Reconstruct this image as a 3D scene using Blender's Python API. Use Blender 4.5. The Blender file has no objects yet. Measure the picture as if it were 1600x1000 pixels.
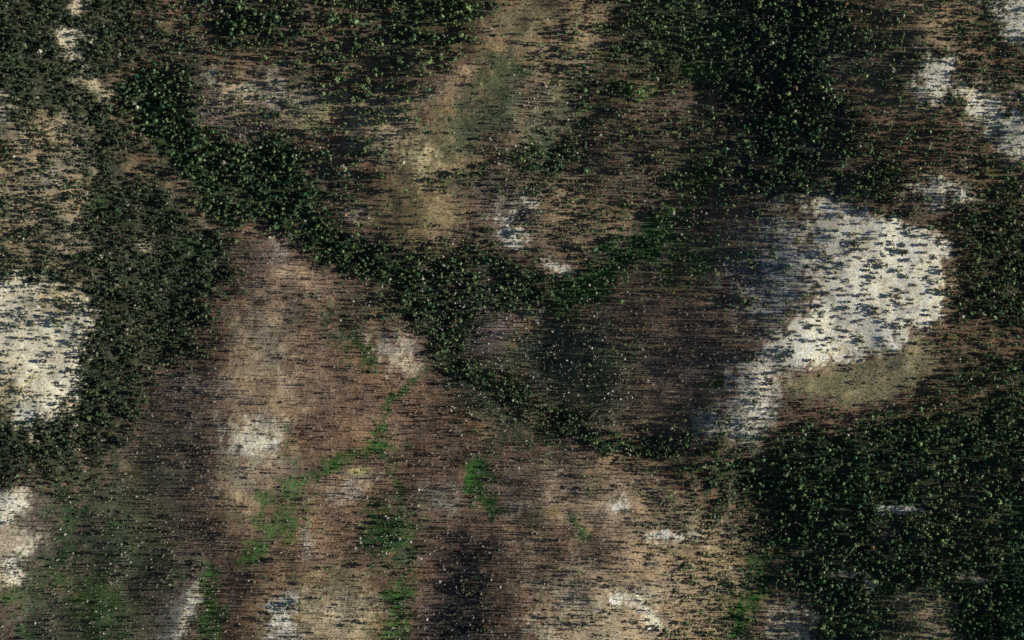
import bpy, math
import numpy as np

# ------------------------------------------------------------------ camera, sky, sun, exposure
scene = bpy.context.scene
C = scene.collection
D = 5000.0                                   # flying height over the zero level of the hills
cam_data = bpy.data.cameras.new("camera")
cam_data.sensor_width = 36.0
cam_data.lens = 36.0 * D / 1600.0            # 1600 m across at height zero
cam_data.clip_start = 10.0
cam_data.clip_end = 20000.0
cam = bpy.data.objects.new("camera", cam_data)
cam.location = (0, 0, D)
C.objects.link(cam)
scene.camera = cam

SUN_EL = 21.5
world = bpy.data.worlds.new("World")
scene.world = world
world.use_nodes = True
wn = world.node_tree.nodes
wl = world.node_tree.links
sky = wn.new("ShaderNodeTexSky")
sky.sky_type = 'NISHITA'
sky.sun_disc = False
sky.sun_elevation = math.radians(SUN_EL)
sky.sun_rotation = math.radians(90)
sky.altitude = 1500
wl.new(sky.outputs[0], wn["Background"].inputs[0])
wn["Background"].inputs[1].default_value = 0.05

sd = bpy.data.lights.new("sun", 'SUN')
sd.energy = 5.0
sd.angle = math.radians(0.5)
sd.color = (1.0, 0.94, 0.82)
sun = bpy.data.objects.new("sun", sd)
sun.rotation_euler = (0, math.radians(90 - SUN_EL), math.radians(-1.5))
sun.location = (3000, 0, 2000)
C.objects.link(sun)

vs = scene.view_settings
vs.view_transform = 'Standard'
vs.look = 'None'
vs.exposure = 0.3
vs.gamma = 1.0
vs.use_curve_mapping = False
scene.render.engine = 'CYCLES'
scene.cycles.use_denoising = False
scene.cycles.max_bounces = 4
scene.cycles.diffuse_bounces = 2

rng = np.random.default_rng(7)

# ------------------------------------------------------------------ rasters (2 m cells) over the country round the view
X0, X1, Y0, Y1, ST = -260.0, 1860.0, -260.0, 1260.0, 2.0
GX = np.arange(X0, X1 + 1e-6, ST)
GY = np.arange(Y0, Y1 + 1e-6, ST)
W, H = len(GX), len(GY)
PX, PY = np.meshgrid(GX, GY)

def spectral(beta, lo, hi, ax=1.0, seed=0):
    """noise with wavelengths between lo and hi metres, unit deviation; ax > 1 stretches it along x"""
    r = np.random.default_rng(seed)
    f = np.fft.rfft2(r.standard_normal((H, W)))
    ky = np.fft.fftfreq(H, ST)[:, None]
    kx = np.fft.rfftfreq(W, ST)[None, :] * ax
    k = np.sqrt(kx * kx + ky * ky)
    k[0, 0] = 1
    f = f * k ** (-beta) * ((k > 1.0 / hi) & (k < 1.0 / lo))
    n = np.fft.irfft2(f, s=(H, W))
    return n / n.std()

WX = spectral(1.6, 12, 160, 1, 1) * 7
WY = spectral(1.6, 12, 160, 1, 2) * 6
EDGE = spectral(0.9, 4, 60, 0.6, 3)
STREAK = spectral(0.8, 4, 70, 0.3, 12)
CLUMP = spectral(1.0, 8, 90, 0.7, 4)
CLUMP2 = spectral(1.0, 10, 120, 0.7, 5)
SOIL = spectral(1.0, 4, 160, 0.7, 6)
SOIL2 = spectral(1.2, 6, 220, 1, 8)
FINE = spectral(0.3, 4, 16, 0.8, 9)

F = {k: np.zeros((H, W)) for k in ('r', 'g', 'b', 't', 'size', 'tone', 'dusk', 'n', 'nsize', 'pale', 's', 'ssize', 'u')}

def ell(x, y, rx, ry, a=0):
    a = math.radians(a)
    return [(x + rx * math.cos(q) * math.cos(a) - ry * math.sin(q) * math.sin(a),
             y + rx * math.cos(q) * math.sin(a) + ry * math.sin(q) * math.cos(a)) for q in np.linspace(0, 2 * math.pi, 15)[:-1]]

def mask_of(shape, feather, width=None, rough=1.0, warp=1.0, crisp=False):
    p = np.array(shape, float)
    pad = feather * 3 + 40 + (width or 0)
    x0, y0 = p.min(0) - pad
    x1, y1 = p.max(0) + pad
    i0, i1 = np.clip([(x0 - X0) / ST, (x1 - X0) / ST + 1], 0, W).astype(int)
    j0, j1 = np.clip([(y0 - Y0) / ST, (y1 - Y0) / ST + 1], 0, H).astype(int)
    sl = (slice(j0, j1), slice(i0, i1))
    x = PX[sl] + WX[sl] * warp
    y = PY[sl] + WY[sl] * warp
    d2 = np.full(x.shape, 1e12)
    inside = np.zeros(x.shape, bool)
    n = len(p)
    for k in range(n if width is None else n - 1):
        ax, ay = p[k]
        bx, by = p[(k + 1) % n]
        ex, ey = bx - ax, by - ay
        t = np.clip(((x - ax) * ex + (y - ay) * ey) / (ex * ex + ey * ey + 1e-9), 0, 1)
        d2 = np.minimum(d2, (x - ax - t * ex) ** 2 + (y - ay - t * ey) ** 2)
        if width is None and ay != by:
            inside ^= ((ay > y) != (by > y)) & (x < ex * (y - ay) / (by - ay) + ax)
    d = np.sqrt(d2)
    s = np.where(inside, d, -d) if width is None else width - d
    feather = feather * (0.8 if crisp else 1.35)
    rough = rough * (1.7 if crisp else 1.0)
    m = np.clip((s + (EDGE[sl] + 0.6 * STREAK[sl]) * feather * 0.75 * rough) / (2 * feather) + 0.5, 0, 1)
    return sl, m * m * (3 - 2 * m)

def paint(shape, feather, col=None, width=None, a=1.0, rough=1.0, warp=1.0, **kw):
    sl, m = mask_of(shape, feather, width, rough, warp, col is not None and col[0] > 0.4)
    m = m * a
    if col is not None:
        kw.update(r=col[0], g=col[1], b=col[2])
    for k, v in kw.items():
        F[k][sl] = F[k][sl] * (1 - m) + v * m

# ground covers (albedo)
SAND = (0.71, 0.66, 0.53)
CREAM = (0.43, 0.38, 0.29)
GREYSAND = (0.44, 0.42, 0.38)
LTAN = (0.37, 0.305, 0.205)
TAN = (0.225, 0.18, 0.105)
LBROWN = (0.285, 0.22, 0.152)
BROWN = (0.168, 0.114, 0.080)
DBROWN = (0.11, 0.086, 0.072)
RUST = (0.23, 0.135, 0.08)
OLIVE = (0.165, 0.155, 0.085)
GREYGREEN = (0.105, 0.12, 0.07)
DGREEN = (0.062, 0.08, 0.045)
GREEN = (0.032, 0.072, 0.024)
BGREEN = (0.042, 0.125, 0.027)
FLOOR = (0.06, 0.055, 0.042)

# densities are plants per 1000 square metres: t trees, n bleached snags, s shrubs, u brush tufts
for k, v in dict(r=BROWN[0], g=BROWN[1], b=BROWN[2], t=0.3, size=4.6, tone=0.45, dusk=0.0, n=14, nsize=1.0, pale=0.46, s=1.0, ssize=3.0, u=44).items():
    F[k][:] = v

# --- brown burnt slopes of the middle and south
paint([(215, 590), (330, 560), (345, 640), (340, 780), (330, 1300), (-300, 1300), (-300, 740), (90, 745), (170, 700)], 25, DBROWN, n=15, u=30)
paint([(150, 720), (260, 700), (280, 850), (230, 1300), (40, 1300), (60, 930), (110, 850)], 30, (0.095, 0.098, 0.062), n=10)
paint([(395, 430), (440, 425), (452, 520), (465, 620), (455, 720), (425, 800), (370, 835), (352, 780), (345, 690), (350, 600), (380, 500)], 18, LBROWN, n=6, t=0.1, u=25)
paint([(380, 470), (430, 465), (440, 530), (425, 600), (370, 600), (365, 530)], 18, LTAN, a=0.7, n=4)
paint([(370, 370), (455, 362), (520, 420), (530, 470), (440, 480), (400, 460)], 20, (0.2, 0.15, 0.12), n=14)
paint(ell(455, 432, 35, 18), 10, LBROWN)
paint(ell(440, 385, 16, 10, 30), 6, (0.34, 0.3, 0.26))
paint([(350, 665), (400, 660), (450, 665), (445, 700), (405, 722), (360, 715), (345, 690)], 13, CREAM, rough=0.8, n=4, s=5, ssize=3.5, u=20)
paint(ell(400, 700, 30, 12), 8, SAND, n=2, s=4, u=10)
paint([(340, 720), (400, 725), (410, 760), (370, 790), (345, 770)], 12, LTAN, n=4, s=3)
paint(ell(335, 600, 35, 14), 12, (0.27, 0.22, 0.18), n=16)
paint([(540, 500), (580, 520), (595, 560), (570, 580), (545, 555)], 9, GREEN, n=14, u=30)
paint([(480, 480), (540, 490), (560, 530), (530, 520)], 12, DGREEN, n=16, t=1)
paint([(585, 520), (640, 520), (655, 560), (640, 580), (610, 560), (588, 540)], 12, (0.38, 0.33, 0.26), n=7)
paint(ell(612, 548, 17, 10, 20), 6, CREAM, n=5)
paint(ell(635, 563, 12, 6, 20), 5, CREAM, n=3)
paint([(840, 720), (1020, 720), (1080, 760), (1090, 900), (1060, 1300), (830, 1300), (850, 900), (800, 800)], 30, LBROWN, n=12, u=25)
paint([(860, 830), (960, 840), (940, 880), (860, 870)], 20, BROWN, n=16)
paint([(840, 910), (960, 900), (1040, 920), (1070, 1300), (830, 1300)], 22, (0.34, 0.275, 0.185), n=6, t=3, size=4.3, s=5, ssize=4, u=30)
paint([(1020, 770), (1090, 765), (1190, 860), (1200, 960), (1170, 1300), (1060, 1300), (1060, 900), (1030, 850)], 18, (0.27, 0.215, 0.135), n=7, t=17, size=4.0, tone=0.5, s=4)
paint(ell(958, 775, 24, 13), 7, CREAM, n=3, t=0, s=2)
paint(ell(960, 781, 12, 6), 4, SAND, n=0)
paint(ell(1038, 845, 17, 8), 5, SAND, n=2)
paint(ell(1075, 835, 14, 8), 5, CREAM)
paint(ell(980, 936, 22, 10), 7, SAND, n=2)
paint(ell(1015, 960, 17, 12), 6, SAND, n=2)
paint(ell(900, 955, 40, 16), 14, CREAM, a=0.7)
paint(ell(845, 985, 30, 14), 8, CREAM)
paint([(765, 750), (830, 750), (820, 800), (770, 800)], 14, (0.26, 0.215, 0.17), n=18)
paint(ell(800, 780, 20, 6), 5, CREAM, a=0.7)
paint([(660, 760), (720, 770), (710, 800), (660, 800)], 10, (0.26, 0.235, 0.18), n=14)
paint(ell(680, 786, 18, 6), 5, CREAM, a=0.8)
paint([(500, 740), (580, 735), (600, 765), (560, 775), (510, 775)], 9, (0.30, 0.24, 0.17), n=12)
paint(ell(558, 735, 21, 5, -3), 3, (0.48, 0.44, 0.2), n=0, warp=0.5)
paint(ell(545, 770, 22, 12), 9, (0.34, 0.31, 0.27), n=16)
paint(ell(480, 850, 18, 22), 10, (0.30, 0.29, 0.26), n=14)
paint([(430, 880), (560, 880), (600, 920), (580, 1300), (400, 1300), (410, 930)], 18, TAN, n=9, t=1.5, size=5, tone=0.9)
paint([(470, 930), (580, 930), (590, 1300), (470, 1300)], 16, LTAN, n=8, t=1.2)
paint([(435, 925), (465, 930), (462, 970), (455, 1300), (425, 1300), (425, 950)], 8, GREYSAND, n=5, t=7, size=5.5, tone=0.6)
paint(ell(445, 968, 16, 9), 5, SAND)
paint([(420, 800), (470, 790), (470, 850), (430, 900), (390, 900)], 15, BROWN, n=14)
# south west corner
paint([(0, 765), (36, 770), (45, 800), (55, 850), (45, 900), (0, 930), (-300, 930), (-300, 765)], 10, (0.34, 0.29, 0.22), n=3, s=5, ssize=3)
paint([(-300, 765), (35, 768), (40, 800), (20, 812), (-300, 812)], 7, SAND, n=2, s=6)
paint([(20, 850), (52, 848), (44, 900), (20, 918), (0, 915), (10, 880)], 7, SAND, n=2, s=7)
paint([(315, 905), (300, 935), (285, 970), (262, 1010), (240, 1080)], 7, CREAM, width=13, n=2, s=4)
paint([(302, 945), (288, 975), (268, 1010)], 5, SAND, width=8, n=1)
paint([(270, 930), (290, 925), (270, 1000), (235, 1010)], 6, (0.17, 0.17, 0.16), n=14)
for line, w_, c_ in (([(100, 735), (110, 790), (105, 850), (70, 905), (20, 935), (-40, 960)], 14, GREEN),
                     ([(120, 745), (160, 790), (200, 830), (215, 870)], 14, DGREEN),
                     ([(140, 925), (165, 960), (150, 1000)], 18, GREEN),
                     ([(50, 900), (60, 960), (50, 1010)], 16, DGREEN),
                     ([(190, 860), (260, 880), (280, 895)], 12, DGREEN)):
    paint(line, 16, c_, width=w_ * 1.5, a=0.9, n=10, pale=0.6, t=1.5, size=4, tone=0.35, dusk=0.4, s=5)
paint([(322, 890), (330, 930), (322, 1060)], 7, (0.05, 0.115, 0.03), width=14, n=14, t=1, tone=0.9, size=4, nsize=1.2)
paint([(290, 880), (320, 885), (310, 905), (295, 905)], 6, FLOOR, n=14, t=6, dusk=0.5)

# --- creek with its side gullies, green grass along the bottom
paint([(695, 560), (640, 592), (610, 625), (602, 660), (592, 695)], 3.5, (0.04, 0.09, 0.03), width=4.5, n=10, t=5, size=3.4, tone=0.3, warp=0.5)
paint([(592, 695), (560, 708), (520, 725), (470, 745)], 5, (0.05, 0.10, 0.03), width=6, n=10, t=4, size=3.4, warp=0.6)
paint([(590, 695), (615, 730), (627, 775), (625, 810)], 5, (0.055, 0.09, 0.035), width=6, n=11, warp=0.6)
for e in (ell(455, 747, 20, 8), ell(415, 776, 8, 8), ell(437, 823, 30, 14, -15), ell(398, 862, 17, 15), ell(455, 770, 12, 9), ell(405, 815, 8, 8), ell(600, 690, 8, 9), ell(450, 705, 4, 3), ell(453, 683, 5, 3)):
    paint(e, 6, BGREEN, rough=1.5, n=5, s=4, ssize=2.5)
paint([(430, 775), (475, 760), (480, 820), (430, 850), (400, 850)], 14, (0.09, 0.13, 0.05), a=0.75, n=8)
paint([(560, 800), (640, 790), (665, 840), (645, 900), (640, 950), (605, 1060), (575, 1060), (612, 940), (615, 890), (565, 850)], 12, (0.05, 0.10, 0.033), n=9, nsize=1.3, pale=0.95, t=3.5, size=4.5, tone=0.25)
paint([(620, 830), (650, 840), (655, 880), (625, 880)], 8, (0.035, 0.06, 0.03), n=12, nsize=1.5, pale=1.0, t=6)
for e in (ell(645, 833, 12, 4), ell(626, 800, 5, 10), ell(620, 930, 12, 18), ell(605, 960, 10, 12)):
    paint(e, 4, BGREEN, a=0.9)
paint([(660, 850), (760, 860), (760, 1060), (640, 1060), (660, 940)], 18, DBROWN, n=9, nsize=1.2, pale=0.7)
paint([(722, 868), (755, 862), (760, 960), (745, 1060), (690, 1060), (712, 950)], 10, (0.045, 0.045, 0.048), n=7, nsize=1.2, pale=0.7, t=18, size=3.4, tone=0.0, dusk=0.8)  # steep slope's deep shade painted into dark soil and small dark trees
paint([(782, 690), (770, 740), (775, 800), (758, 806), (722, 775), (725, 735), (755, 705)], 7, GREEN, n=12, nsize=1.2, t=2, size=4, tone=0.7)
paint(ell(742, 735, 12, 14), 9, BGREEN, a=0.7, t=3, n=10)
paint([(895, 800), (912, 810), (915, 848), (905, 850), (900, 825)], 5, (0.04, 0.10, 0.035), n=6, t=3, size=3.5, tone=0.2)
paint([(800, 800), (870, 790), (880, 810), (820, 830)], 14, (0.12, 0.12, 0.07), a=0.6, t=2)

# --- middle: snag fields round the creek
paint([(860, 490), (1000, 450), (1180, 480), (1200, 580), (1100, 680), (960, 690), (900, 640)], 25, (0.15, 0.115, 0.09), n=17, u=30)
paint([(800, 500), (900, 485), (990, 545), (1000, 620), (950, 670), (880, 650), (800, 600), (740, 565)], 20, (0.078, 0.092, 0.060), n=22, nsize=0.9, pale=0.9, t=4, size=3.6, dusk=0.3)
paint([(690, 565), (750, 580), (860, 640), (910, 690), (840, 705), (770, 690), (700, 620)], 16, (0.050, 0.068, 0.042), n=25, nsize=0.9, pale=0.9, t=4.5, size=3.6, dusk=0.3)
paint([(1000, 620), (1080, 610), (1100, 660), (1020, 680)], 16, (0.22, 0.16, 0.11), n=14)
paint(ell(1120, 598, 16, 11), 6, GREEN, n=6)
paint(ell(1105, 618, 12, 8), 6, OLIVE, n=6)
paint(ell(1050, 640, 6, 10), 5, GREEN, n=6)
paint([(530, 455), (600, 470), (650, 500), (600, 500)], 14, (0.08, 0.095, 0.058), n=18, pale=0.85, t=3)
paint([(935, 690), (990, 690), (1050, 715), (1000, 715)], 6, (0.05, 0.085, 0.03), t=12, tone=0.6, n=6)

# --- north: middle ridge, its meadow and the slopes each side
paint([(740, 240), (850, 260), (980, 250), (1150, 300), (1160, 450), (1000, 460), (900, 470), (850, 440), (740, 400), (700, 380)], 25, (0.165, 0.125, 0.09), n=15, t=5, size=4, u=40)
paint([(830, 250), (960, 260), (1010, 330), (950, 400), (870, 430), (820, 380)], 22, (0.225, 0.175, 0.115), n=8, t=13, size=4.4, tone=0.5)
paint([(760, 280), (830, 280), (840, 340), (770, 350)], 16, (0.22, 0.19, 0.16), n=18)
for e in (ell(826, 312, 22, 9), ell(800, 366, 22, 14), ell(860, 425, 16, 10), ell(832, 482, 26, 5, -5), ell(790, 352, 16, 5)):
    paint(e, 6, SAND, a=0.9, n=5, t=3, s=4)
paint([(300, -300), (800, -300), (790, 20), (770, 60), (730, 95), (680, 150), (640, 190), (590, 250), (545, 235), (530, 200), (500, 150), (460, 110), (390, 90), (300, 60)], 16, (0.14, 0.105, 0.075), t=19, size=5.2, tone=0.65, n=4, s=2, u=15)
paint([(480, 60), (600, 60), (640, 95), (560, 110), (480, 100)], 16, (0.2, 0.15, 0.1), t=14)
paint([(330, -300), (460, -300), (440, 60), (370, 95), (330, 60)], 14, (0.06, 0.06, 0.04), t=30, tone=0.45, size=5)
paint([(560, -300), (800, -300), (770, 40), (700, 70), (600, 40)], 16, (0.08, 0.08, 0.045), t=24, tone=0.7, size=5.2)
paint([(540, 150), (640, 160), (680, 150), (640, 230), (590, 260), (550, 230)], 12, (0.40, 0.325, 0.215), t=13, size=5.6, n=1.5)
paint([(240, 20), (330, 50), (330, 110), (300, 130), (230, 110), (215, 80)], 12, (0.12, 0.10, 0.065), t=22, size=4.6, tone=0.5, n=5)
paint([(310, 105), (450, 115), (510, 150), (490, 205), (430, 235), (370, 225), (300, 190)], 14, (0.24, 0.20, 0.14), t=12, size=4.8, tone=0.55, n=10, s=4)
paint([(345, 130), (440, 125), (460, 150), (400, 165), (350, 155)], 8, CREAM, t=5, n=3, s=5)
paint(ell(332, 122, 9, 12), 5, SAND, t=3, n=3)
paint([(290, 165), (340, 165), (345, 195), (310, 200)], 9, (0.19, 0.155, 0.145), t=1, n=32, pale=0.5, u=45)
paint([(360, 200), (410, 190), (420, 215), (370, 225)], 7, (0.23, 0.18, 0.15), t=2, n=26, pale=0.5, u=45)
paint([(465, 180), (500, 165), (530, 150), (520, 175), (500, 200), (465, 200)], 6, (0.33, 0.30, 0.16), t=1, n=1)
paint(ell(556, 228, 14, 12), 6, CREAM, t=2)
# meadow on the ridge
paint([(770, 20), (850, -40), (920, -40), (910, 30), (860, 70), (830, 95), (800, 180), (765, 250), (725, 290), (700, 350), (640, 388), (590, 378), (530, 342), (515, 318), (580, 305), (610, 262), (650, 215), (690, 160), (715, 125), (750, 95)], 11, TAN, t=1.5, size=4.5, tone=0.6, n=1.5, s=1.5, u=45)
paint([(600, 290), (680, 285), (700, 340), (640, 378), (590, 370), (550, 335)], 16, (0.235, 0.19, 0.105), n=2, u=50)
paint([(640, 225), (690, 225), (710, 260), (660, 285), (630, 260)], 10, (0.43, 0.37, 0.21), t=1.2, u=20)
paint([(700, 115), (745, 110), (740, 145), (700, 150)], 8, (0.38, 0.28, 0.17), t=1.5)
paint([(780, 85), (832, 92), (815, 150), (790, 200), (755, 235), (715, 240), (690, 210), (700, 180), (745, 150)], 10, (0.105, 0.12, 0.07), n=1.5, t=0.5, s=9, ssize=2.0, u=70)
paint([(790, 90), (830, 95), (810, 160), (780, 150)], 8, (0.07, 0.095, 0.052), u=60)
paint([(535, 320), (570, 322), (565, 345), (540, 340)], 7, (0.2, 0.17, 0.15), n=12)
paint([(690, 285), (740, 262), (770, 262), (740, 290), (700, 300)], 6, (0.06, 0.07, 0.04), t=20, tone=0.3, size=5, n=2)
# snag field and woods east of the meadow
paint([(805, 180), (850, 115), (915, 125), (925, 180), (880, 235), (800, 275), (765, 275)], 14, (0.13, 0.13, 0.085), n=20, nsize=1.0, pale=0.9, t=3, u=20)
paint([(870, 110), (920, 105), (920, 140), (880, 140)], 8, (0.09, 0.13, 0.05), n=10)
paint([(780, 250), (830, 225), (920, 205), (930, 250), (860, 275), (790, 280)], 10, (0.055, 0.07, 0.04), t=23, tone=0.35, size=4.6, n=8)
paint([(860, 60), (960, 0), (970, 60), (920, 120), (860, 110)], 16, (0.31, 0.24, 0.155), t=12, size=5.2, tone=0.7, n=1.5)
paint([(920, -300), (1220, -300), (1230, 150), (1150, 165), (1010, 155), (940, 195), (905, 215), (925, 130), (960, 60)], 26, (0.062, 0.075, 0.042), t=21, size=4.5, tone=0.6, n=5, pale=0.7, u=30)
paint([(1020, 160), (1140, 170), (1160, 260), (1100, 330), (980, 320), (930, 260), (950, 200)], 20, (0.12, 0.098, 0.07), t=12, size=4.4, tone=0.6, n=11)
paint([(1060, 270), (1130, 190), (1150, 230), (1120, 310), (1080, 330)], 14, (0.07, 0.12, 0.04), a=0.8, t=9)
for e in (ell(1140, 52, 13, 8, 25), ell(1098, 106, 26, 6, -8), ell(1005, 140, 20, 5)):
    paint(e, 5, (0.075, 0.17, 0.04), t=3, n=1)
paint([(1150, -300), (1380, -300), (1365, 60), (1350, 160), (1390, 250), (1310, 330), (1190, 350), (1130, 290), (1140, 150)], 30, (0.038, 0.043, 0.034), t=27, size=4.6, tone=0.5, n=2, pale=0.8, u=20)
paint([(1300, 90), (1360, 90), (1370, 130), (1310, 135)], 12, (0.2, 0.16, 0.13), t=12)
paint([(1340, -300), (1900, -300), (1900, 330), (1530, 310), (1430, 255), (1390, 200), (1350, 130)], 20, (0.17, 0.135, 0.09), t=21, size=4.2, tone=0.5, n=1.5, s=5, ssize=3.5)
paint([(1290, 200), (1420, 230), (1470, 270), (1430, 345), (1300, 330), (1260, 280)], 18, (0.11, 0.085, 0.06), t=24, size=4.5, tone=0.5)
paint([(1400, 20), (1480, 10), (1490, 50), (1440, 60)], 12, (0.36, 0.27, 0.165), t=8)
paint([(1500, 40), (1590, 70), (1600, 140), (1540, 140), (1500, 110)], 16, (0.17, 0.12, 0.08), t=20, size=4.4)
paint([(1400, 170), (1500, 190), (1560, 230), (1560, 280), (1440, 250)], 18, (0.17, 0.118, 0.078), t=19, size=4)
paint([(1445, 95), (1490, 85), (1495, 125), (1480, 150), (1460, 170), (1415, 165), (1425, 135), (1440, 125)], 7, SAND, t=4, s=5)
paint([(1485, 140), (1545, 140), (1570, 175), (1640, 190), (1640, 290), (1590, 265), (1555, 215), (1520, 180)], 9, SAND, t=4, s=7, ssize=4)
paint([(1525, -20), (1640, -20), (1640, 75), (1590, 55), (1580, 25)], 9, SAND, t=4, s=5)
paint([(1590, 150), (1640, 100), (1640, 190)], 9, SAND, a=0.6)
paint(ell(1425, 160, 25, 16), 9, (0.36, 0.27, 0.18), a=0.8)

# --- gully woods and green slopes west of the white knoll
paint([(848, 468), (880, 438), (940, 400), (1020, 345), (1060, 335), (1050, 365), (1000, 415), (940, 470), (890, 492)], 10, (0.045, 0.09, 0.035), t=28, size=4.4, tone=0.35, n=8)
paint([(850, 465), (900, 445), (930, 460), (900, 490), (865, 490)], 7, (0.04, 0.06, 0.03), t=32, size=4.8, tone=0.35, n=4)
paint([(1050, 375), (1150, 370), (1140, 440), (1060, 440), (1020, 420)], 18, (0.055, 0.10, 0.037), a=0.95, n=11, t=5, tone=0.3)
paint([(1170, 340), (1290, 330), (1270, 420), (1260, 500), (1200, 540), (1160, 480), (1140, 420)], 22, (0.26, 0.24, 0.215), t=11, size=4.4, tone=0.5, n=5, s=5, ssize=4)
paint([(1210, 380), (1300, 360), (1270, 470), (1190, 480)], 14, GREYSAND, t=6, n=2, s=6)
# --- white knoll
paint([(1285, 325), (1350, 330), (1420, 345), (1468, 385), (1478, 430), (1462, 500), (1420, 540), (1370, 562), (1300, 572), (1250, 570), (1200, 590), (1195, 545), (1240, 500), (1285, 470), (1270, 430), (1290, 390), (1270, 350)], 8, SAND, t=0.8, size=4.4, tone=0.6, n=0.1, s=7.5, ssize=6.4, u=2)
paint([(1270, 320), (1340, 325), (1320, 400), (1290, 440), (1270, 400)], 12, (0.64, 0.60, 0.49), t=1.8, n=0.2, s=7)
paint([(1420, 345), (1475, 385), (1480, 430), (1455, 430), (1430, 390)], 10, (0.62, 0.55, 0.42), a=0.6, t=1)
paint([(1425, 300), (1460, 280), (1510, 290), (1535, 310), (1500, 330), (1450, 325)], 8, SAND, t=5, s=7, ssize=4.5)
paint([(1160, 560), (1230, 540), (1235, 600), (1210, 640), (1185, 700), (1110, 692), (1088, 660), (1140, 635)], 12, (0.48, 0.455, 0.40), t=9, size=4.6, tone=0.5, n=0.5, s=4, ssize=4)
paint(ell(1178, 635, 18, 8), 6, SAND, t=2)
paint([(1230, 592), (1300, 574), (1375, 562), (1430, 528), (1470, 530), (1455, 590), (1400, 618), (1340, 640), (1240, 622)], 8, (0.205, 0.175, 0.105), t=0.4, tone=0.4, n=0.5, s=6, ssize=2.4, u=70)
paint([(1240, 590), (1330, 580), (1320, 610), (1250, 615)], 10, (0.14, 0.14, 0.075), a=0.8, s=10)
paint(ell(1380, 568, 16, 7, -20), 5, (0.19, 0.23, 0.09))
paint([(1320, 620), (1370, 596), (1425, 570)], 2, (0.33, 0.27, 0.16), width=1.5, a=0.8, warp=0.3)

# --- woods of the east and south east
paint([(1490, 330), (1560, 300), (1900, 260), (1900, 1300), (1215, 1300), (1235, 930), (1190, 850), (1100, 765), (1045, 705), (1120, 697), (1195, 700), (1250, 645), (1345, 650), (1450, 605), (1480, 540), (1480, 440)], 26, (0.042, 0.054, 0.032), t=27, size=4.7, tone=0.5, n=1.5, pale=0.8, u=30)
paint([(1490, 330), (1560, 310), (1650, 330), (1640, 500), (1500, 510), (1485, 430)], 16, (0.06, 0.055, 0.035), t=30, dusk=0.25, tone=0.45)
paint([(1440, 345), (1500, 340), (1500, 470), (1470, 480), (1485, 420)], 12, (0.15, 0.115, 0.07), t=19, size=4)
paint([(1480, 505), (1640, 515), (1640, 560), (1520, 560), (1470, 545)], 10, (0.17, 0.118, 0.072), t=14, size=3.8)
paint([(1400, 620), (1450, 590), (1560, 570), (1600, 600), (1500, 640)], 14, (0.13, 0.10, 0.06), t=16, size=4.2, tone=0.4)
paint([(1230, 625), (1340, 645), (1330, 665), (1230, 655)], 7, (0.17, 0.115, 0.075), t=9)
paint([(1450, 740), (1600, 720), (1640, 880), (1500, 860)], 22, (0.10, 0.085, 0.05), t=20, size=5.2, tone=0.6)
paint(ell(1410, 796, 36, 4.5, 2), 3, (0.62, 0.60, 0.56), t=7, warp=0.4)
paint(ell(1370, 915, 14, 11, 30), 6, (0.48, 0.47, 0.45), t=10)
paint(ell(1325, 896, 22, 3, 8), 3, CREAM, t=6, warp=0.4)
paint(ell(1515, 908, 22, 2.5), 3, CREAM, t=6, warp=0.4)
paint([(1390, 930), (1480, 920), (1500, 1060), (1400, 1060)], 16, (0.25, 0.20, 0.13), t=15, size=4.2)
paint([(1570, 905), (1640, 905), (1640, 940), (1595, 925)], 5, CREAM, t=2)
paint([(1210, 940), (1260, 960), (1300, 1060), (1200, 1060)], 12, CREAM, t=8, size=4.2)
paint([(1570, 780), (1660, 760), (1660, 1060), (1580, 1060)], 14, (0.035, 0.07, 0.035), t=26, tone=0.15, dusk=0.2)
paint([(1195, 870), (1180, 915), (1155, 955), (1130, 1030)], 9, (0.035, 0.07, 0.027), width=16, t=14, tone=0.4, size=4, n=5)
paint([(1180, 930), (1155, 965), (1140, 990)], 6, BGREEN, width=8, t=3)

paint([(1235, 596), (1300, 576), (1375, 564), (1430, 530), (1465, 528), (1458, 580), (1405, 612), (1345, 634), (1250, 618)], 5, (0.215, 0.19, 0.115), t=0.3, n=0.2, s=5, ssize=2.4, u=60)
paint([(1245, 594), (1325, 582), (1320, 606), (1255, 612)], 9, (0.15, 0.15, 0.085), a=0.8)
paint([(1320, 618), (1370, 596), (1425, 570)], 2, (0.33, 0.27, 0.16), width=1.5, a=0.8, warp=0.3)

# crisp outer rim of the knoll, and the brighter grass up the gully
paint([(1345, 332), (1420, 346), (1466, 384), (1480, 430), (1466, 498), (1430, 528), (1385, 545), (1390, 440), (1370, 370)], 4, SAND, t=0.6, size=4.4, n=0.1, s=7.5, ssize=6.2, u=2)
paint([(885, 465), (945, 425), (1000, 385), (1045, 350)], 10, (0.05, 0.115, 0.036), width=20, a=0.85, t=17, size=4.4, tone=0.4, n=7, pale=0.8)

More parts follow.
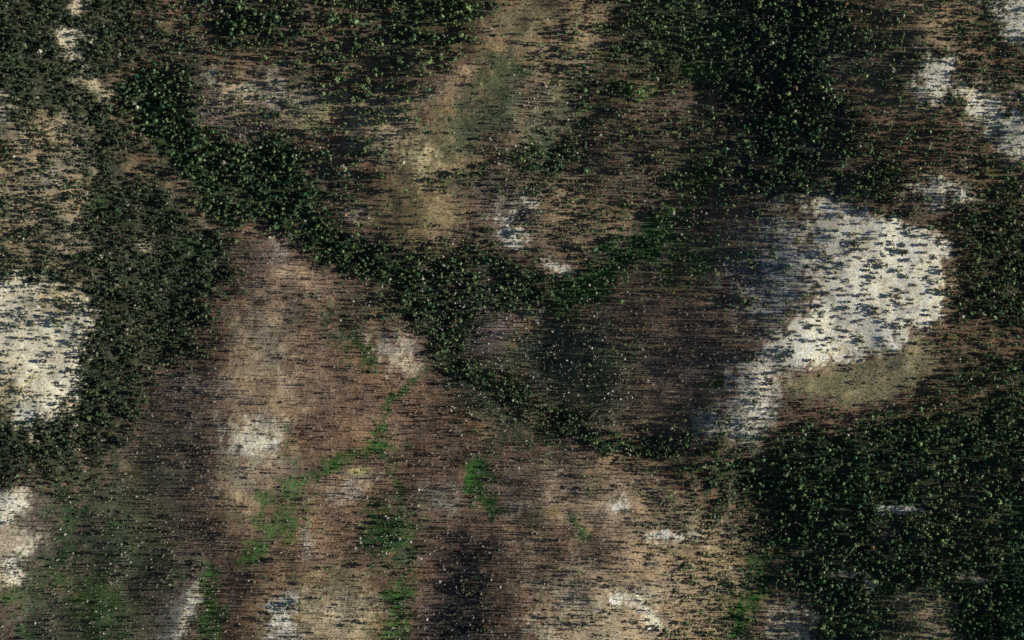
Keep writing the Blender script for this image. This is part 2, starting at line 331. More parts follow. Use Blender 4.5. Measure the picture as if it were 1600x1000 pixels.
# --- the wooded creek belt
paint([(170, 130), (215, 95), (250, 110), (300, 115), (300, 190), (370, 225), (450, 210), (540, 240), (580, 290), (560, 312), (512, 322), (525, 350), (592, 388), (700, 388), (770, 380), (840, 430), (868, 470), (800, 490), (770, 530), (730, 565), (700, 560), (640, 495), (565, 435), (500, 395), (440, 362), (385, 345), (358, 375), (330, 350), (295, 300), (235, 245), (185, 180)], 9, (0.040, 0.056, 0.030), t=30, size=5.0, tone=0.48, n=2, pale=0.8, u=30)
paint([(210, 190), (260, 230), (310, 260), (340, 300), (320, 320), (260, 250)], 10, (0.05, 0.09, 0.03), t=27, tone=0.35)
paint([(480, 220), (580, 240), (570, 300), (510, 315), (470, 280)], 14, (0.14, 0.11, 0.08), t=17, size=4.8, n=5)
paint([(600, 395), (760, 385), (830, 440), (760, 480), (690, 470)], 16, (0.06, 0.058, 0.042), t=27, n=9, size=4.7, tone=0.45)
paint([(720, 490), (800, 490), (790, 535), (740, 545), (710, 520)], 14, (0.15, 0.13, 0.135), t=6, size=3.8, n=40, nsize=0.8, pale=0.9, u=40)
paint([(690, 470), (720, 480), (700, 540), (660, 510)], 10, (0.05, 0.05, 0.04), t=22, n=14)
paint([(700, 555), (760, 590), (830, 625), (890, 660), (940, 695), (1050, 705)], 6, (0.045, 0.06, 0.032), width=14, t=46, size=4.6, tone=0.55, n=7, pale=0.8, warp=0.7)
paint([(705, 560), (735, 575)], 4, (0.3, 0.35, 0.12), width=2, a=0.5)

# --- western ridge: sand and dry grass on the crest, dark woods on its east side
paint([(-300, -300), (240, -300), (245, 10), (215, 90), (172, 130), (185, 180), (235, 245), (298, 300), (335, 350), (362, 385), (368, 420), (335, 500), (290, 560), (215, 588), (222, 640), (165, 712), (95, 748), (-300, 745)], 15, (0.048, 0.055, 0.036), t=36, size=4.5, tone=0.25, dusk=0.75, n=0.8, s=3, u=25)
paint([(-300, 150), (120, 190), (130, 250), (132, 330), (128, 400), (130, 430), (40, 430), (-300, 440)], 12, (0.245, 0.205, 0.14), t=19, size=4.6, tone=0.3, dusk=0.6, s=4)
paint([(-300, 330), (60, 380), (90, 420), (0, 440), (-300, 450)], 16, (0.13, 0.12, 0.07), t=22, dusk=0.5, tone=0.2)
paint([(-300, 435), (45, 432), (90, 430), (132, 462), (127, 520), (114, 560), (121, 622), (80, 655), (50, 672), (30, 640), (-300, 630)], 8, (0.62, 0.57, 0.44), t=5.5, size=4.4, tone=0.25, dusk=0.6, n=0.2, s=4.5, ssize=4.5, u=6)
paint([(60, 440), (110, 450), (110, 490), (60, 480)], 9, (0.42, 0.36, 0.22), t=11)
paint([(-300, 600), (30, 600), (40, 640), (-300, 650)], 10, (0.40, 0.35, 0.21), t=9)
paint([(102, 45), (142, 45), (135, 80), (133, 95), (118, 85), (96, 68)], 5, (0.56, 0.50, 0.36), t=5, s=4)
paint(ell(115, 8, 10, 14), 5, CREAM, t=6)
paint([(115, 110), (150, 120), (172, 155), (150, 160), (120, 135)], 8, (0.33, 0.29, 0.19), t=10, dusk=0.5)
paint([(-20, 150), (15, 165), (15, 190), (-20, 190)], 5, CREAM, t=4)
paint(ell(232, 384, 16, 6), 4, CREAM, t=3, warp=0.5)
paint(ell(222, 374, 12, 3), 3, CREAM, a=0.7, t=6, warp=0.5)
paint([(270, 270), (300, 300), (335, 355), (330, 375), (290, 340), (265, 290)], 10, (0.17, 0.135, 0.085), t=13, dusk=0.7)
paint([(200, 235), (240, 250), (230, 280), (195, 270)], 8, (0.15, 0.12, 0.08), t=14)
paint([(0, 70), (25, 80), (15, 95)], 5, GREEN, a=0.7)

# mottles of grass and bare soil through the woods and over the slopes
r0 = np.random.default_rng(77)
for k in range(150):
    x, y = r0.uniform(0, 1600), r0.uniform(0, 1000)
    j, i = int((y - Y0) / ST), int((x - X0) / ST)
    here = np.array([F['r'][j, i], F['g'][j, i], F['b'][j, i]])
    if here[0] > 0.4:
        continue
    tuft = ell(x, y, r0.uniform(6, 26), r0.uniform(4, 12), r0.uniform(-40, 40))
    if here[1] > here[0]:
        paint(tuft, 6, (0.14, 0.115, 0.08) if r0.uniform() < 0.5 else (0.04, 0.085, 0.032), a=0.7, t=F['t'][j, i] * 0.55)
    elif r0.uniform() < 0.4:
        paint(tuft, 6, (0.06, 0.075, 0.04), a=0.55, t=F['t'][j, i] + 4, size=3.8)
    else:
        paint(tuft, 6, tuple(here * r0.uniform(0.7, 1.6)), a=0.7)

# natural unevenness of cover and colour
col = np.stack([F['r'], F['g'], F['b']], -1)
col *= (1 + 0.13 * SOIL + 0.08 * SOIL2 + 0.10 * FINE)[..., None].clip(0.45, 1.7)
col[..., 0] *= (1 + 0.035 * SOIL2)
col[..., 2] *= (1 - 0.05 * SOIL2)
col = col.clip(0.012, 0.72)
mod = np.exp(0.72 * CLUMP - 0.2)
F['t'] *= mod * 1.4
F['s'] *= np.exp(0.45 * CLUMP2 - 0.1)
F['n'] *= 1.5 * np.exp(0.5 * CLUMP2 + 0.45 * STREAK - 0.2)

# ------------------------------------------------------------------ the lie of the land
HP = np.array([
 (170,130,42),(300,300,34),(420,365,30),(560,432,25),(700,560,18),(860,640,12),(1000,692,6),(1180,770,0),(1165,930,-8),(1125,1010,-12),
 (110,60,108),(132,470,124),(128,590,118),(0,520,138),(0,620,128),(-100,520,140),(45,840,106),(60,250,128),(50,400,134),(60,520,134),(60,620,124),(20,800,112),(0,900,104),(240,10,66),(330,350,44),(230,640,62),(290,520,54),(140,740,72),(110,850,66),(60,960,60),
 (430,420,52),(430,520,84),(420,620,100),(395,700,106),(380,800,100),(445,955,98),(290,960,82),(326,960,70),(200,900,74),(280,780,84),(310,640,85),
 (640,590,26),(600,660,38),(590,700,46),(460,745,82),(625,780,52),(620,850,56),(610,1000,62),(620,535,40),(560,545,48),(520,900,82),(530,640,66),
 (700,760,62),(800,850,86),(765,900,84),(718,920,65),(690,1000,64),(800,970,92),(745,740,48),(790,670,20),(960,780,72),(970,940,96),(1000,880,86),(1080,860,55),(900,720,36),
 (850,20,98),(770,120,102),(700,200,95),(650,300,78),(600,360,58),(500,150,58),(400,150,50),(300,150,44),(330,50,62),(600,50,74),(450,20,64),(560,260,58),
 (900,250,56),(860,180,72),(960,300,58),(870,485,28),(1000,395,46),(780,330,54),(820,420,40),(950,100,82),(1000,200,76),(720,460,27),
 (1100,150,84),(1250,150,142),(1400,130,206),(1480,120,212),(1590,200,214),(1590,20,218),(1200,300,116),(1100,400,74),(1330,280,152),(1280,340,146),
 (1380,440,166),(1450,400,172),(1480,300,172),(1300,500,166),(1300,400,167),(1250,460,162),(1200,480,153),(1100,550,128),(1000,560,95),(900,560,56),(1200,600,142),(1140,660,104),(1050,640,62),
 (1350,600,130),(1450,560,150),(1250,700,66),(1530,450,150),(1600,400,145),(1600,550,156),(1540,650,132),(1400,700,92),(1300,800,48),(1500,800,92),(1600,800,120),(1600,950,120),(1400,950,62),(1250,950,16)], float)

def tps(r2):
    return np.where(r2 > 1e-9, r2 * np.log(r2 + 1e-12), 0.0)

P = HP[:, :2] / 500.0
n = len(P)
K = tps(((P[:, None] - P[None]) ** 2).sum(-1)) + np.eye(n) * 0.02
A = np.block([[K, np.ones((n, 1)), P], [np.ones((1, n)), np.zeros((1, 3))], [P.T, np.zeros((2, 3))]])
wt = np.linalg.solve(A, np.concatenate([HP[:, 2], np.zeros(3)]))
cs = 10
cx, cy = PX[::cs, ::cs] / 500, PY[::cs, ::cs] / 500
hh = wt[n] + wt[n + 1] * cx + wt[n + 2] * cy
for k in range(n):
    hh += wt[k] * tps((cx - P[k, 0]) ** 2 + (cy - P[k, 1]) ** 2)

def bil(A_, fx, fy):
    h_, w_ = A_.shape[:2]
    fx = np.clip(fx, 0, w_ - 1.001)
    fy = np.clip(fy, 0, h_ - 1.001)
    i, j = fx.astype(int), fy.astype(int)
    u, v = fx - i, fy - j
    if A_.ndim == 3:
        u, v = u[..., None], v[..., None]
    return (A_[j, i] * (1 - u) + A_[j, i + 1] * u) * (1 - v) + (A_[j + 1, i] * (1 - u) + A_[j + 1, i + 1] * u) * v

HH = bil(hh, (PX - X0) / (ST * cs), (PY - Y0) / (ST * cs))
for _ in range(3):                               # round off the facets of the coarse grid
    for ax in (0, 1):
        HH = (np.roll(HH, 3, ax) + HH + np.roll(HH, -3, ax)) / 3
HH = HH * 0.46 + spectral(2.2, 30, 260, 0.8, 21) * 1.6 + spectral(1.0, 5, 14, 1, 22) * 0.07

def smp(A_, px, py):
    return bil(A_, (px - X0) / ST, (py - Y0) / ST)

def to_world(px, py):
    h = smp(HH, px, py)
    k = (D - h) / D
    return (px - 800) * k, (500 - py) * k, h

# ------------------------------------------------------------------ materials
def mat(name, rough=0.95, spec=0.15):
    m = bpy.data.materials.new(name)
    m.use_nodes = True
    b = m.node_tree.nodes["Principled BSDF"]
    b.inputs["Roughness"].default_value = rough
    b.inputs["Specular IOR Level"].default_value = spec
    return m, m.node_tree.nodes, m.node_tree.links, b

def noise_node(nd, ln, scale, detail=4):
    tc = nd.new("ShaderNodeNewGeometry")
    t = nd.new("ShaderNodeTexNoise")
    t.inputs["Scale"].default_value = scale
    t.inputs["Detail"].default_value = detail
    ln.new(tc.outputs["Position"], t.inputs["Vector"])
    return t

def ranged(nd, ln, src, lo, hi):
    r = nd.new("ShaderNodeMapRange")
    r.inputs["From Min"].default_value = 0.3
    r.inputs["From Max"].default_value = 0.7
    r.inputs["To Min"].default_value = lo
    r.inputs["To Max"].default_value = hi
    ln.new(src, r.inputs["Value"])
    return r.outputs[0]

def times(nd, ln, colour, value):
    m = nd.new("ShaderNodeVectorMath")
    m.operation = 'SCALE'
    ln.new(colour, m.inputs[0])
    ln.new(value, m.inputs["Scale"])
    return m.outputs[0]

M_ground, nd, ln, bs = mat("soil_and_grass", 1.0, 0.05)
at = nd.new("ShaderNodeAttribute")
at.attribute_name = "cover"
n1 = noise_node(nd, ln, 0.45, 5)
n2 = noise_node(nd, ln, 0.06, 4)
c1 = times(nd, ln, at.outputs["Color"], ranged(nd, ln, n1.outputs[0], 0.45, 1.5))
c2 = times(nd, ln, c1, ranged(nd, ln, n2.outputs[0], 0.88, 1.12))
ln.new(c2, bs.inputs["Base Color"])
bp = nd.new("ShaderNodeBump")
bp.inputs["Strength"].default_value = 0.5
bp.inputs["Distance"].default_value = 0.5
ln.new(n1.outputs[0], bp.inputs["Height"])
ln.new(bp.outputs[0], bs.inputs["Normal"])

def tinted(name, spec=0.1, trans=0.0):
    m, nd, ln, bs = mat(name, 0.9, spec)
    at = nd.new("ShaderNodeAttribute")
    at.attribute_name = "tint"
    t = noise_node(nd, ln, 0.9, 2)
    ln.new(times(nd, ln, at.outputs["Color"], ranged(nd, ln, t.outputs[0], 0.8, 1.2)), bs.inputs["Base Color"])
    return m

M_leaf = tinted("foliage")
M_bark = tinted("bark")
M_dead = tinted("bleached_wood")
M_brush = tinted("dry_brush")

# ------------------------------------------------------------------ ground sheet
def axis(lo, hi, fine, far):
    a = list(np.arange(lo, hi + 1e-6, fine))
    s = fine
    x = hi
    out = []
    while x < far:
        s *= 1.35
        x += s
        out.append(x - hi)
    return np.array([lo - o for o in out[::-1]] + a + [hi + o for o in out])

ax = axis(-60, 1660, 3.0, 6000)
ay = axis(-60, 1060, 3.0, 6000)
gx, gy = np.meshgrid(ax, ay)
wx, wy, wz = to_world(gx, gy)
nx, ny = len(ax), len(ay)
verts = np.stack([wx, wy, wz], -1).reshape(-1, 3)
idx = np.arange(nx * ny).reshape(ny, nx)
quads = np.stack([idx[1:, :-1], idx[1:, 1:], idx[:-1, 1:], idx[:-1, :-1]], -1).reshape(-1, 4)

def build(name, verts, faces, material, tint=None, attr="tint", smooth=False):
    me = bpy.data.meshes.new(name)
    k = faces.shape[1]
    me.vertices.add(len(verts))
    me.vertices.foreach_set("co", verts.astype(np.float32).ravel())
    me.loops.add(faces.size)
    me.loops.foreach_set("vertex_index", faces.astype(np.int32).ravel())
    me.polygons.add(len(faces))
    me.polygons.foreach_set("loop_start", np.arange(0, faces.size, k, dtype=np.int32))
    if smooth:
        me.polygons.foreach_set("use_smooth", np.ones(len(faces), bool))
    if tint is not None:
        a = me.color_attributes.new(attr, 'FLOAT_COLOR', 'POINT')
        a.data.foreach_set("color", np.concatenate([tint, np.ones((len(tint), 1))], 1).astype(np.float32).ravel())
    me.update(calc_edges=True)
    me.materials.append(material)
    return me

def obj(name, data, parent=None, **props):
    o = bpy.data.objects.new(name, data)
    C.objects.link(o)
    o.parent = parent
    for k, v in props.items():
        o[k] = v
    return o

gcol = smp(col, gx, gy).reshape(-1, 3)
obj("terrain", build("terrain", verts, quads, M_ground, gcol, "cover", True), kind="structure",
    label="hilly ground of white sand, brown soil and green grass", category="terrain")

# ------------------------------------------------------------------ plant templates: unit-size triangle soups
def clumps(r, count, centre, radii, size, lower=-0.5):
    """leafy sprays: small folded quads that face outwards through the volume of an ellipsoid"""
    V, T = [], []
    for i in range(count):
        z = r.uniform(lower, 1)
        q = r.uniform(0, 2 * math.pi)
        d = np.array([math.sqrt(max(0, 1 - z * z)) * math.cos(q), math.sqrt(max(0, 1 - z * z)) * math.sin(q), z])
        p = centre + d * radii * r.uniform(0.45, 1.0) ** 0.6
        nrm = d + r.normal(0, 0.38, 3)
        nrm /= np.linalg.norm(nrm)
        a = np.cross(nrm, r.normal(0, 1, 3))
        a /= np.linalg.norm(a)
        b = np.cross(nrm, a)
        s = size * r.uniform(0.7, 1.3)
        base = len(V)
        V += [p + a * s * r.uniform(0.7, 1.2), p + b * s * r.uniform(0.6, 1.0) - nrm * s * 0.35, p - a * s * r.uniform(0.7, 1.2), p - b * s * r.uniform(0.6, 1.0) - nrm * s * 0.35]
        T += [(base, base + 1, base + 2), (base, base + 2, base + 3)]
    return np.array(V), np.array(T)

def stick(p, q, r0, r1, sides=4):
    p, q = np.array(p, float), np.array(q, float)
    d = (q - p) / np.linalg.norm(q - p)
    a = np.cross(d, [0.3, 0.9, 0.2])
    a /= np.linalg.norm(a)
    b = np.cross(d, a)
    V, T = [], []
    for c, rr in ((p, r0), (q, r1)):
        for k in range(sides):
            t = 2 * math.pi * k / sides
            V.append(c + rr * (a * math.cos(t) + b * math.sin(t)))
    for k in range(sides):
        k2 = (k + 1) % sides
        T += [(k, k2, sides + k2), (k, sides + k2, sides + k)]
    return np.array(V), np.array(T)

def spike(p, q, r0, sides=3):
    v, t = stick(p, q, r0, 0.0, sides)
    return np.concatenate([v[:sides], [np.array(q, float)]]), np.array([(k, (k + 1) % sides, sides) for k in range(sides)])

def merge(parts):
    V, T, o = [], [], 0
    for v, t in parts:
        V.append(v)
        T.append(t + o)
        o += len(v)
    return np.concatenate(V), np.concatenate(T)

def tree_template(seed):
    """crown 1 wide, whole tree 1.7 tall"""
    r = np.random.default_rng(seed)
    lean = r.normal(0, 0.05, 2)
    c = np.array([lean[0], lean[1], 1.02])
    crown = merge([clumps(r, 14, c, np.array([0.46, 0.46, 0.66]), 0.25, -0.7),
                   clumps(r, 4, c + [r.normal(0, 0.15), r.normal(0, 0.15), 0.30], np.array([0.24, 0.24, 0.36]), 0.16, -0.2)])
    trunk = merge([spike((0, 0, -0.25), (lean[0], lean[1], 1.35), 0.06, 4)] +
                  [spike((lean[0] * .5, lean[1] * .5, 0.5 + 0.2 * k), (0.3 * math.cos(q), 0.3 * math.sin(q), 0.8 + 0.2 * k), 0.03, 3)
                   for k, q in enumerate(r.uniform(0, 6.28, 2))])
    return trunk, crown

def shrub_template(seed):
    """1 wide, 0.75 tall, leafy to the ground"""
    r = np.random.default_rng(seed)
    parts = []
    for k in range(3):
        q = r.uniform(0, 6.28)
        off = 0.18 if k else 0.05
        parts.append(clumps(r, 7, np.array([off * math.cos(q), off * math.sin(q), 0.30]), np.array([0.34, 0.34, 0.40]) * r.uniform(0.85, 1.1), 0.17, -0.5))
    stems = merge([spike((0, 0, -0.2), (0.2 * math.cos(q), 0.2 * math.sin(q), 0.5), 0.035, 3) for q in r.uniform(0, 6.28, 4)])
    return stems, merge(parts)

def snag_template(seed):
    """bare bleached tree, 8 tall, a mop of stubby twigs at the top"""
    r = np.random.default_rng(seed)
    top = np.array([r.normal(0, 0.25), r.normal(0, 0.25), 8.0])
    trunk = spike((0, 0, -1.0), top * 1.04, 0.45, 4)
    br = []
    for k in range(8):
        q = k * 2.4 + r.uniform(0, 0.8)
        z = 2.0 + 5.6 * (k + r.uniform(0, 1)) / 8
        L = (8.8 - z) * 0.15 + 0.5
        s = top * (z / 8.0)
        br.append(spike(s, s + np.array([L * math.cos(q), L * math.sin(q), L * r.uniform(0.1, 0.6)]), 0.42, 3))
    br.append(clumps(r, 3, top * 0.93, np.array([0.6, 0.6, 0.7]), 0.58, 0.0))
    return trunk, merge(br)

TREES = [tree_template(100 + k) for k in range(6)]
SHRUBS = [shrub_template(200 + k) for k in range(5)]
SNAGS = [snag_template(300 + k) for k in range(5)]

def brush_template(seed):
    r = np.random.default_rng(seed)
    return clumps(r, 3, np.array([0, 0, 0.12]), np.array([0.5, 0.5, 0.3]), 0.34, 0.0)
BRUSH = [brush_template(400 + k) for k in range(5)]

# ------------------------------------------------------------------ scatter
def scatter(field, cell, seed, margin=25, loose=0.95):
    r = np.random.default_rng(seed)
    xs = np.arange(-margin, 1600 + margin + 30, cell)
    ys = np.arange(-margin, 1000 + margin, cell)
    a, b = np.meshgrid(xs, ys)
    a = a + r.uniform(-0.5, 0.5, a.shape) * cell * loose
    b = b + r.uniform(-0.5, 0.5, b.shape) * cell * loose
    keep = r.uniform(0, 1, a.shape) < smp(field, a, b) * cell * cell / 1000.0
    return a[keep], b[keep], r

def lerp(a, b, t):
    return np.asarray(a) * (1 - t[:, None]) + np.asarray(b) * t[:, None]

# trees
tx, ty, r = scatter(F['t'], 4.1, 31, 25, 1.3)
ts = smp(F['size'], tx, ty) * np.exp(r.normal(0, 0.32, len(tx))) * 0.87
th = r.uniform(0.9, 1.5, len(tx))
tone = np.clip(smp(F['tone'], tx, ty) + r.normal(0, 0.38, len(tx)), 0, 1)
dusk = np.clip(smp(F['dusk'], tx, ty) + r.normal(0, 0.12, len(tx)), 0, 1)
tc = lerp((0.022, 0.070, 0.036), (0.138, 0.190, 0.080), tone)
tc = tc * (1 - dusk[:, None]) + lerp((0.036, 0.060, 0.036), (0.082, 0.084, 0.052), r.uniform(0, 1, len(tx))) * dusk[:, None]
odd = r.uniform(0, 1, len(tx))
tc[odd < 0.022] = (0.26, 0.245, 0.20)
tc[(odd > 0.022) & (odd < 0.025)] = (0.22, 0.13, 0.07)
tc *= np.exp(r.normal(0.03, 0.40, len(tx))).clip(0.3, 2.0)[:, None]
ta = r.uniform(0, 2 * math.pi, len(tx))
tv = r.integers(0, len(TREES), len(tx))

# shrubs
sx, sy, r = scatter(F['s'], 6.0, 41)
ss = smp(F['ssize'], sx, sy) * np.exp(r.normal(0, 0.32, len(sx)))
sh = r.uniform(0.75, 1.35, len(sx))
sc_ = lerp((0.08, 0.09, 0.042), (0.20, 0.18, 0.095), r.uniform(0, 1, len(sx)))
grey = r.uniform(0, 1, len(sx)) < 0.22
sc_[grey] = np.array((0.30, 0.245, 0.175)) * r.uniform(0.8, 1.15, (grey.sum(), 1))
sa = r.uniform(0, 2 * math.pi, len(sx))
sv = r.integers(0, len(SHRUBS), len(sx))

# snags
bx, by, r = scatter(F['n'], 4.2, 51, 25, 3.0)
bs_ = smp(F['nsize'], bx, by) * np.exp(r.normal(0.05, 0.5, len(bx))).clip(0.4, 2.4)
bh = r.uniform(0.7, 2.0, len(bx))
bt = r.beta(0.8, 1.5, len(bx)) * np.clip(smp(F['pale'], bx, by) * np.exp(r.normal(0, 0.2, len(bx))), 0, 1)
bc = lerp((0.10, 0.082, 0.068), (0.62, 0.57, 0.50), bt)
bs_ *= 0.8 + 0.35 * bt
ba = r.uniform(0, 2 * math.pi, len(bx))
bv = r.integers(0, len(SNAGS), len(bx))

# brush
ux, uy, r = scatter(F['u'], 4.4, 61, 20)
us = r.uniform(0.8, 2.6, len(ux))
uc = smp(col, ux, uy) * np.exp(r.normal(-0.35, 0.45, (len(ux), 1))).clip(0.25, 1.6)
ua = r.uniform(0, 2 * math.pi, len(ux))
uv = r.integers(0, len(BRUSH), len(ux))

def mass(templates, which, wpos, sxy, sz, ang, colr, jitter=0.12):
    VV, TT, CC, o = [], [], [], 0
    rr = np.random.default_rng(5)
    for k, (v, t) in enumerate(templates):
        m = np.nonzero(which == k)[0]
        if not len(m):
            continue
        c, s = np.cos(ang[m])[:, None], np.sin(ang[m])[:, None]
        x = (v[None, :, 0] * c - v[None, :, 1] * s) * sxy[m][:, None] + wpos[m, 0:1]
        y = (v[None, :, 0] * s + v[None, :, 1] * c) * sxy[m][:, None] + wpos[m, 1:2]
        z = v[None, :, 2] * sz[m][:, None] + wpos[m, 2:3]
        VV.append(np.stack([x, y, z], -1).reshape(-1, 3))
        TT.append((t[None] + (np.arange(len(m)) * len(v))[:, None, None]).reshape(-1, 3) + o)
        cc = np.repeat(colr[m][:, None, :], len(v), 1) * np.exp(rr.normal(0, jitter, (len(m), len(v), 1)))
        CC.append(cc.reshape(-1, 3))
        o += len(m) * len(v)
    return np.concatenate(VV), np.concatenate(TT), np.concatenate(CC)

# the places that labels speak of
PLACES = [
 ("on the white sandy knoll", ell(1360, 450, 150, 130)),
 ("on the pale sand below the white knoll", [(1080, 560), (1240, 545), (1240, 640), (1190, 705), (1080, 705)]),
 ("in the olive meadow below the white knoll", [(1230, 585), (1470, 520), (1480, 600), (1340, 650), (1230, 640)]),
 ("on the white sand near the top right corner", [(1400, -50), (1700, -50), (1700, 340), (1400, 340)]),
 ("in the black wood above the white knoll", [(1150, -50), (1400, -50), (1400, 350), (1150, 350)]),
 ("in the wood right of the white knoll", [(1470, 340), (1700, 340), (1700, 620), (1450, 620)]),
 ("in the dark wood of the bottom right", [(1200, 620), (1700, 620), (1700, 1100), (1200, 1100)]),
 ("on the dry slope beside the lower wood", [(1020, 700), (1200, 700), (1200, 1100), (1020, 1100)]),
 ("on the white sandy crest at the left edge", [(-100, 425), (135, 425), (135, 680), (-100, 680)]),
 ("among the dry grass of the left crest", [(-100, 170), (135, 170), (135, 425), (-100, 425)]),
 ("in the dark wood of the top left corner", [(-100, -100), (245, -100), (170, 130), (135, 170), (-100, 170)]),
 ("on the dusky slope right of the left crest", [(135, 130), (185, 180), (365, 390), (330, 510), (215, 600), (165, 715), (-100, 760), (-100, 680), (135, 640)]),
 ("around the cream clearing near the top left", [(300, 100), (520, 100), (540, 200), (430, 240), (300, 195)]),
 ("in the creek-side wood left of the centre", [(170, 130), (300, 100), (300, 195), (430, 235), (590, 240), (530, 350), (520, 400), (340, 380)]),
 ("in the creek-side wood at the centre", [(520, 350), (780, 350), (880, 480), (700, 570), (500, 400)]),
 ("in the top-edge wood left of the tan meadow", [(240, -100), (790, -100), (770, 80), (590, 260), (520, 100), (240, 100)]),
 ("around the tan meadow of the upper middle", [(500, 60), (920, -60), (830, 200), (720, 380), (500, 380)]),
 ("in the top-edge wood right of the tan meadow", [(860, -100), (1160, -100), (1160, 175), (860, 300), (780, 280)]),
 ("in the green gully right of the centre", [(840, 480), (1060, 320), (1070, 370), (900, 500)]),
 ("on the streaked brown slope left of the white knoll", [(740, 170), (1300, 170), (1240, 560), (1000, 690), (860, 640), (720, 480)]),
 ("on the dark green creek bank of the lower middle", [(690, 545), (1050, 680), (1050, 720), (780, 720), (690, 620)]),
 ("in the green gully of the bottom middle", [(555, 780), (675, 780), (675, 1050), (555, 1050)]),
 ("on the near-black hollow at the bottom middle", [(675, 830), (780, 830), (780, 1050), (675, 1050)]),
 ("on the bare tan hilltop at the bottom", [(780, 880), (1080, 880), (1080, 1100), (780, 1100)]),
 ("on the burnt hillside right of the bottom middle", [(675, 690), (1080, 690), (1080, 880), (675, 880)]),
 ("by the grey sand patch near the bottom edge", [(390, 860), (560, 860), (560, 1050), (390, 1050)]),
 ("on the burnt brown ridge of the lower left", [(330, 340), (700, 340), (700, 860), (330, 860)]),
 ("in the grassy hollows of the bottom left corner", [(-100, 600), (400, 600), (400, 1100), (-100, 1100)]),
]

def inside(poly, x, y):
    c = False
    k = len(poly) - 1
    for i in range(len(poly)):
        if (poly[i][1] > y) != (poly[k][1] > y) and x < (poly[k][0] - poly[i][0]) * (y - poly[i][1]) / (poly[k][1] - poly[i][1]) + poly[i][0]:
            c = not c
        k = i
    return c

def place(x, y):
    for nme, poly in PLACES:
        if inside(poly, x, y):
            p = np.clip(np.array(poly), [0, 0], [1600, 1000])
            (x0, y0), (x1, y1) = p.min(0), p.max(0)
            u = min(2, int(3 * (x - x0) / (x1 - x0)))
            v = min(2, int(3 * (y - y0) / (y1 - y0)))
            return f"{nme}, {('upper', 'mid', 'lower')[v]}-{('left', 'centre', 'right')[u]} part"
    return "on the burnt slopes between creek and edge"

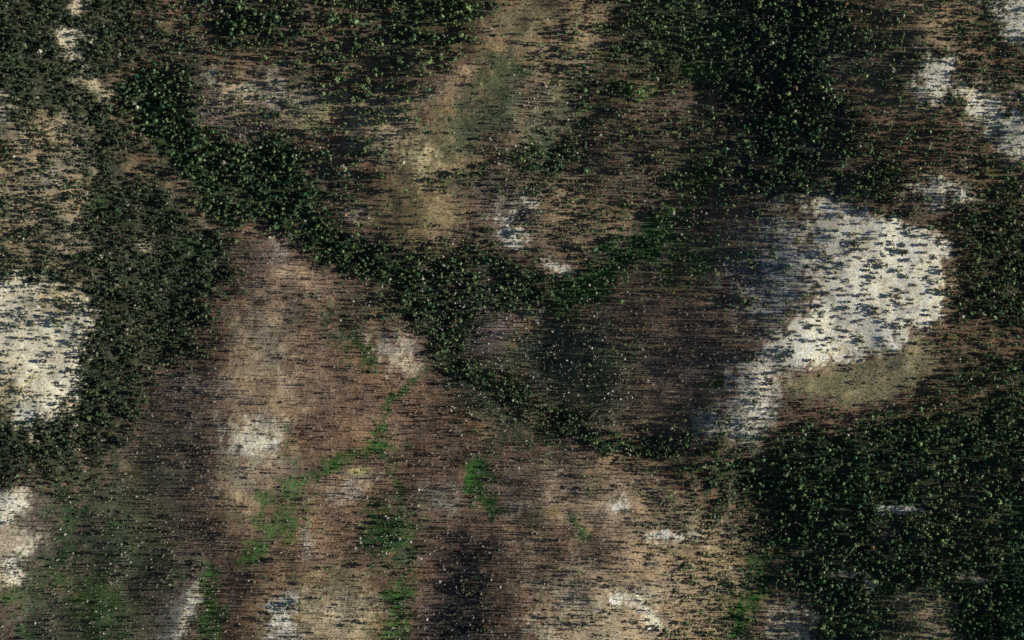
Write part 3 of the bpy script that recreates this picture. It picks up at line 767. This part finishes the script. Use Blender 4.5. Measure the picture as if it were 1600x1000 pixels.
def lay(kind, px, py, sxy, sz, ang, which, colr, templates, m_wood, m_leaf, wood_col, words, cat, wood_name, leaf_name, mass_name, mass_label, count=300):
    x, y, z = to_world(px, py)
    pos = np.stack([x, y, z - 0.15], -1)
    seen = (px > 6) & (px < 1594) & (py > 6) & (py < 994)
    rank = np.argsort(-np.where(seen, sxy, -1))
    pick = rank[:count]
    rest = np.setdiff1d(np.arange(len(px)), pick)
    # the largest ones, each its own thing; alike ones share mesh data through a small palette of tints
    cache = {}
    used = set()
    for i in pick:
        bright = colr[i].sum()
        q = (int(which[i]), tuple(np.round(np.log(np.maximum(colr[i], 0.01)) * 2.5).astype(int)))
        if q not in cache:
            tpl = templates[which[i]]
            jj = np.exp(np.random.default_rng(9).normal(0, 0.14, (len(tpl[1][0]), 1)))
            cache[q] = (build(wood_name, tpl[0][0], tpl[0][1], m_wood, np.tile(np.array(wood_col if wood_col else colr[i]), (len(tpl[0][0]), 1))),
                        build(leaf_name, tpl[1][0], tpl[1][1], m_leaf, np.tile(colr[i], (len(tpl[1][0]), 1)) * jj))
        where = place(px[i], py[i])
        look = words(i)
        text = f"{look} {where}"
        if text not in used:                     # the picks come largest first
            used.add(text)
            first = look.split()[0]
            text = {"large": "largest", "big": "biggest"}.get(first, "tallest " + first) + text[len(first):]
        o = obj(kind, None, label=text, category=cat, group=f"{look.split(' with')[0]}s {where}")
        o.empty_display_size = 2
        o.location = pos[i]
        o.rotation_euler = (0, 0, ang[i])
        o.scale = (sxy[i], sxy[i], sz[i])
        obj(wood_name, cache[q][0], o)
        obj(leaf_name, cache[q][1], o)
    wv = [t[0] for t in templates]
    lv = [t[1] for t in templates]
    a = mass(wv, which[rest], pos[rest], sxy[rest], sz[rest], ang[rest], np.tile(np.array(wood_col), (len(rest), 1)) if wood_col else colr[rest])
    b = mass(lv, which[rest], pos[rest], sxy[rest], sz[rest], ang[rest], colr[rest])
    nv = len(a[0])
    V, T, CC = np.concatenate([a[0], b[0]]), np.concatenate([a[1], b[1] + nv]), np.concatenate([a[2], b[2]])
    obj(mass_name, build(mass_name, V, T, m_leaf, CC), kind="stuff", label=mass_label, category=cat)
    print(kind, len(px), "triangles", len(T))

def tree_words(i):
    c = tc[i]
    if odd[i] < 0.025:
        return "large pale dry tree" if odd[i] < 0.022 else "large rust-brown tree"
    if c[1] > 0.135:
        return "large bright yellow-green tree"
    if c[1] > 0.095:
        return "large mid green tree"
    return "large dark green tree"

def shrub_words(i):
    return "big leafless tan shrub" if sc_[i][0] > 0.205 else ("big pale olive shrub" if sc_[i][0] > 0.14 else "big dark olive shrub")

def snag_words(i):
    return "bleached dead tree" if bt[i] > 0.45 else ("grey dead tree" if bt[i] > 0.2 else "charred dead tree")

lay("tree", tx, ty, ts, ts * th, ta, tv, tc, TREES, M_bark, M_leaf, (0.09, 0.07, 0.055), tree_words, "tree", "trunk", "crown",
    "woodland", "thousands of small green trees covering the hillsides and the creek")
lay("shrub", sx, sy, ss, ss * sh, sa, sv, sc_, SHRUBS, M_bark, M_leaf, (0.10, 0.08, 0.06), shrub_words, "shrub", "stems", "foliage",
    "shrubbery", "scattered small olive shrubs on sand and dry slopes")
lay("dead_tree", bx, by, bs_, bh, ba, bv, bc, SNAGS, M_dead, M_dead, None, snag_words, "dead tree", "trunk", "branches",
    "burnt_forest", "standing dead trees with long thin shadows on burnt slopes")

x, y, z = to_world(ux, uy)
V, T, CC = mass(BRUSH, uv, np.stack([x, y, z], -1), us, us * 0.9, ua, uc)
obj("brush", build("brush", V, T, M_brush, CC), kind="stuff", label="low dry brush and grass tufts on the slopes", category="brush")
print("brush", len(ux), "triangles", len(T))
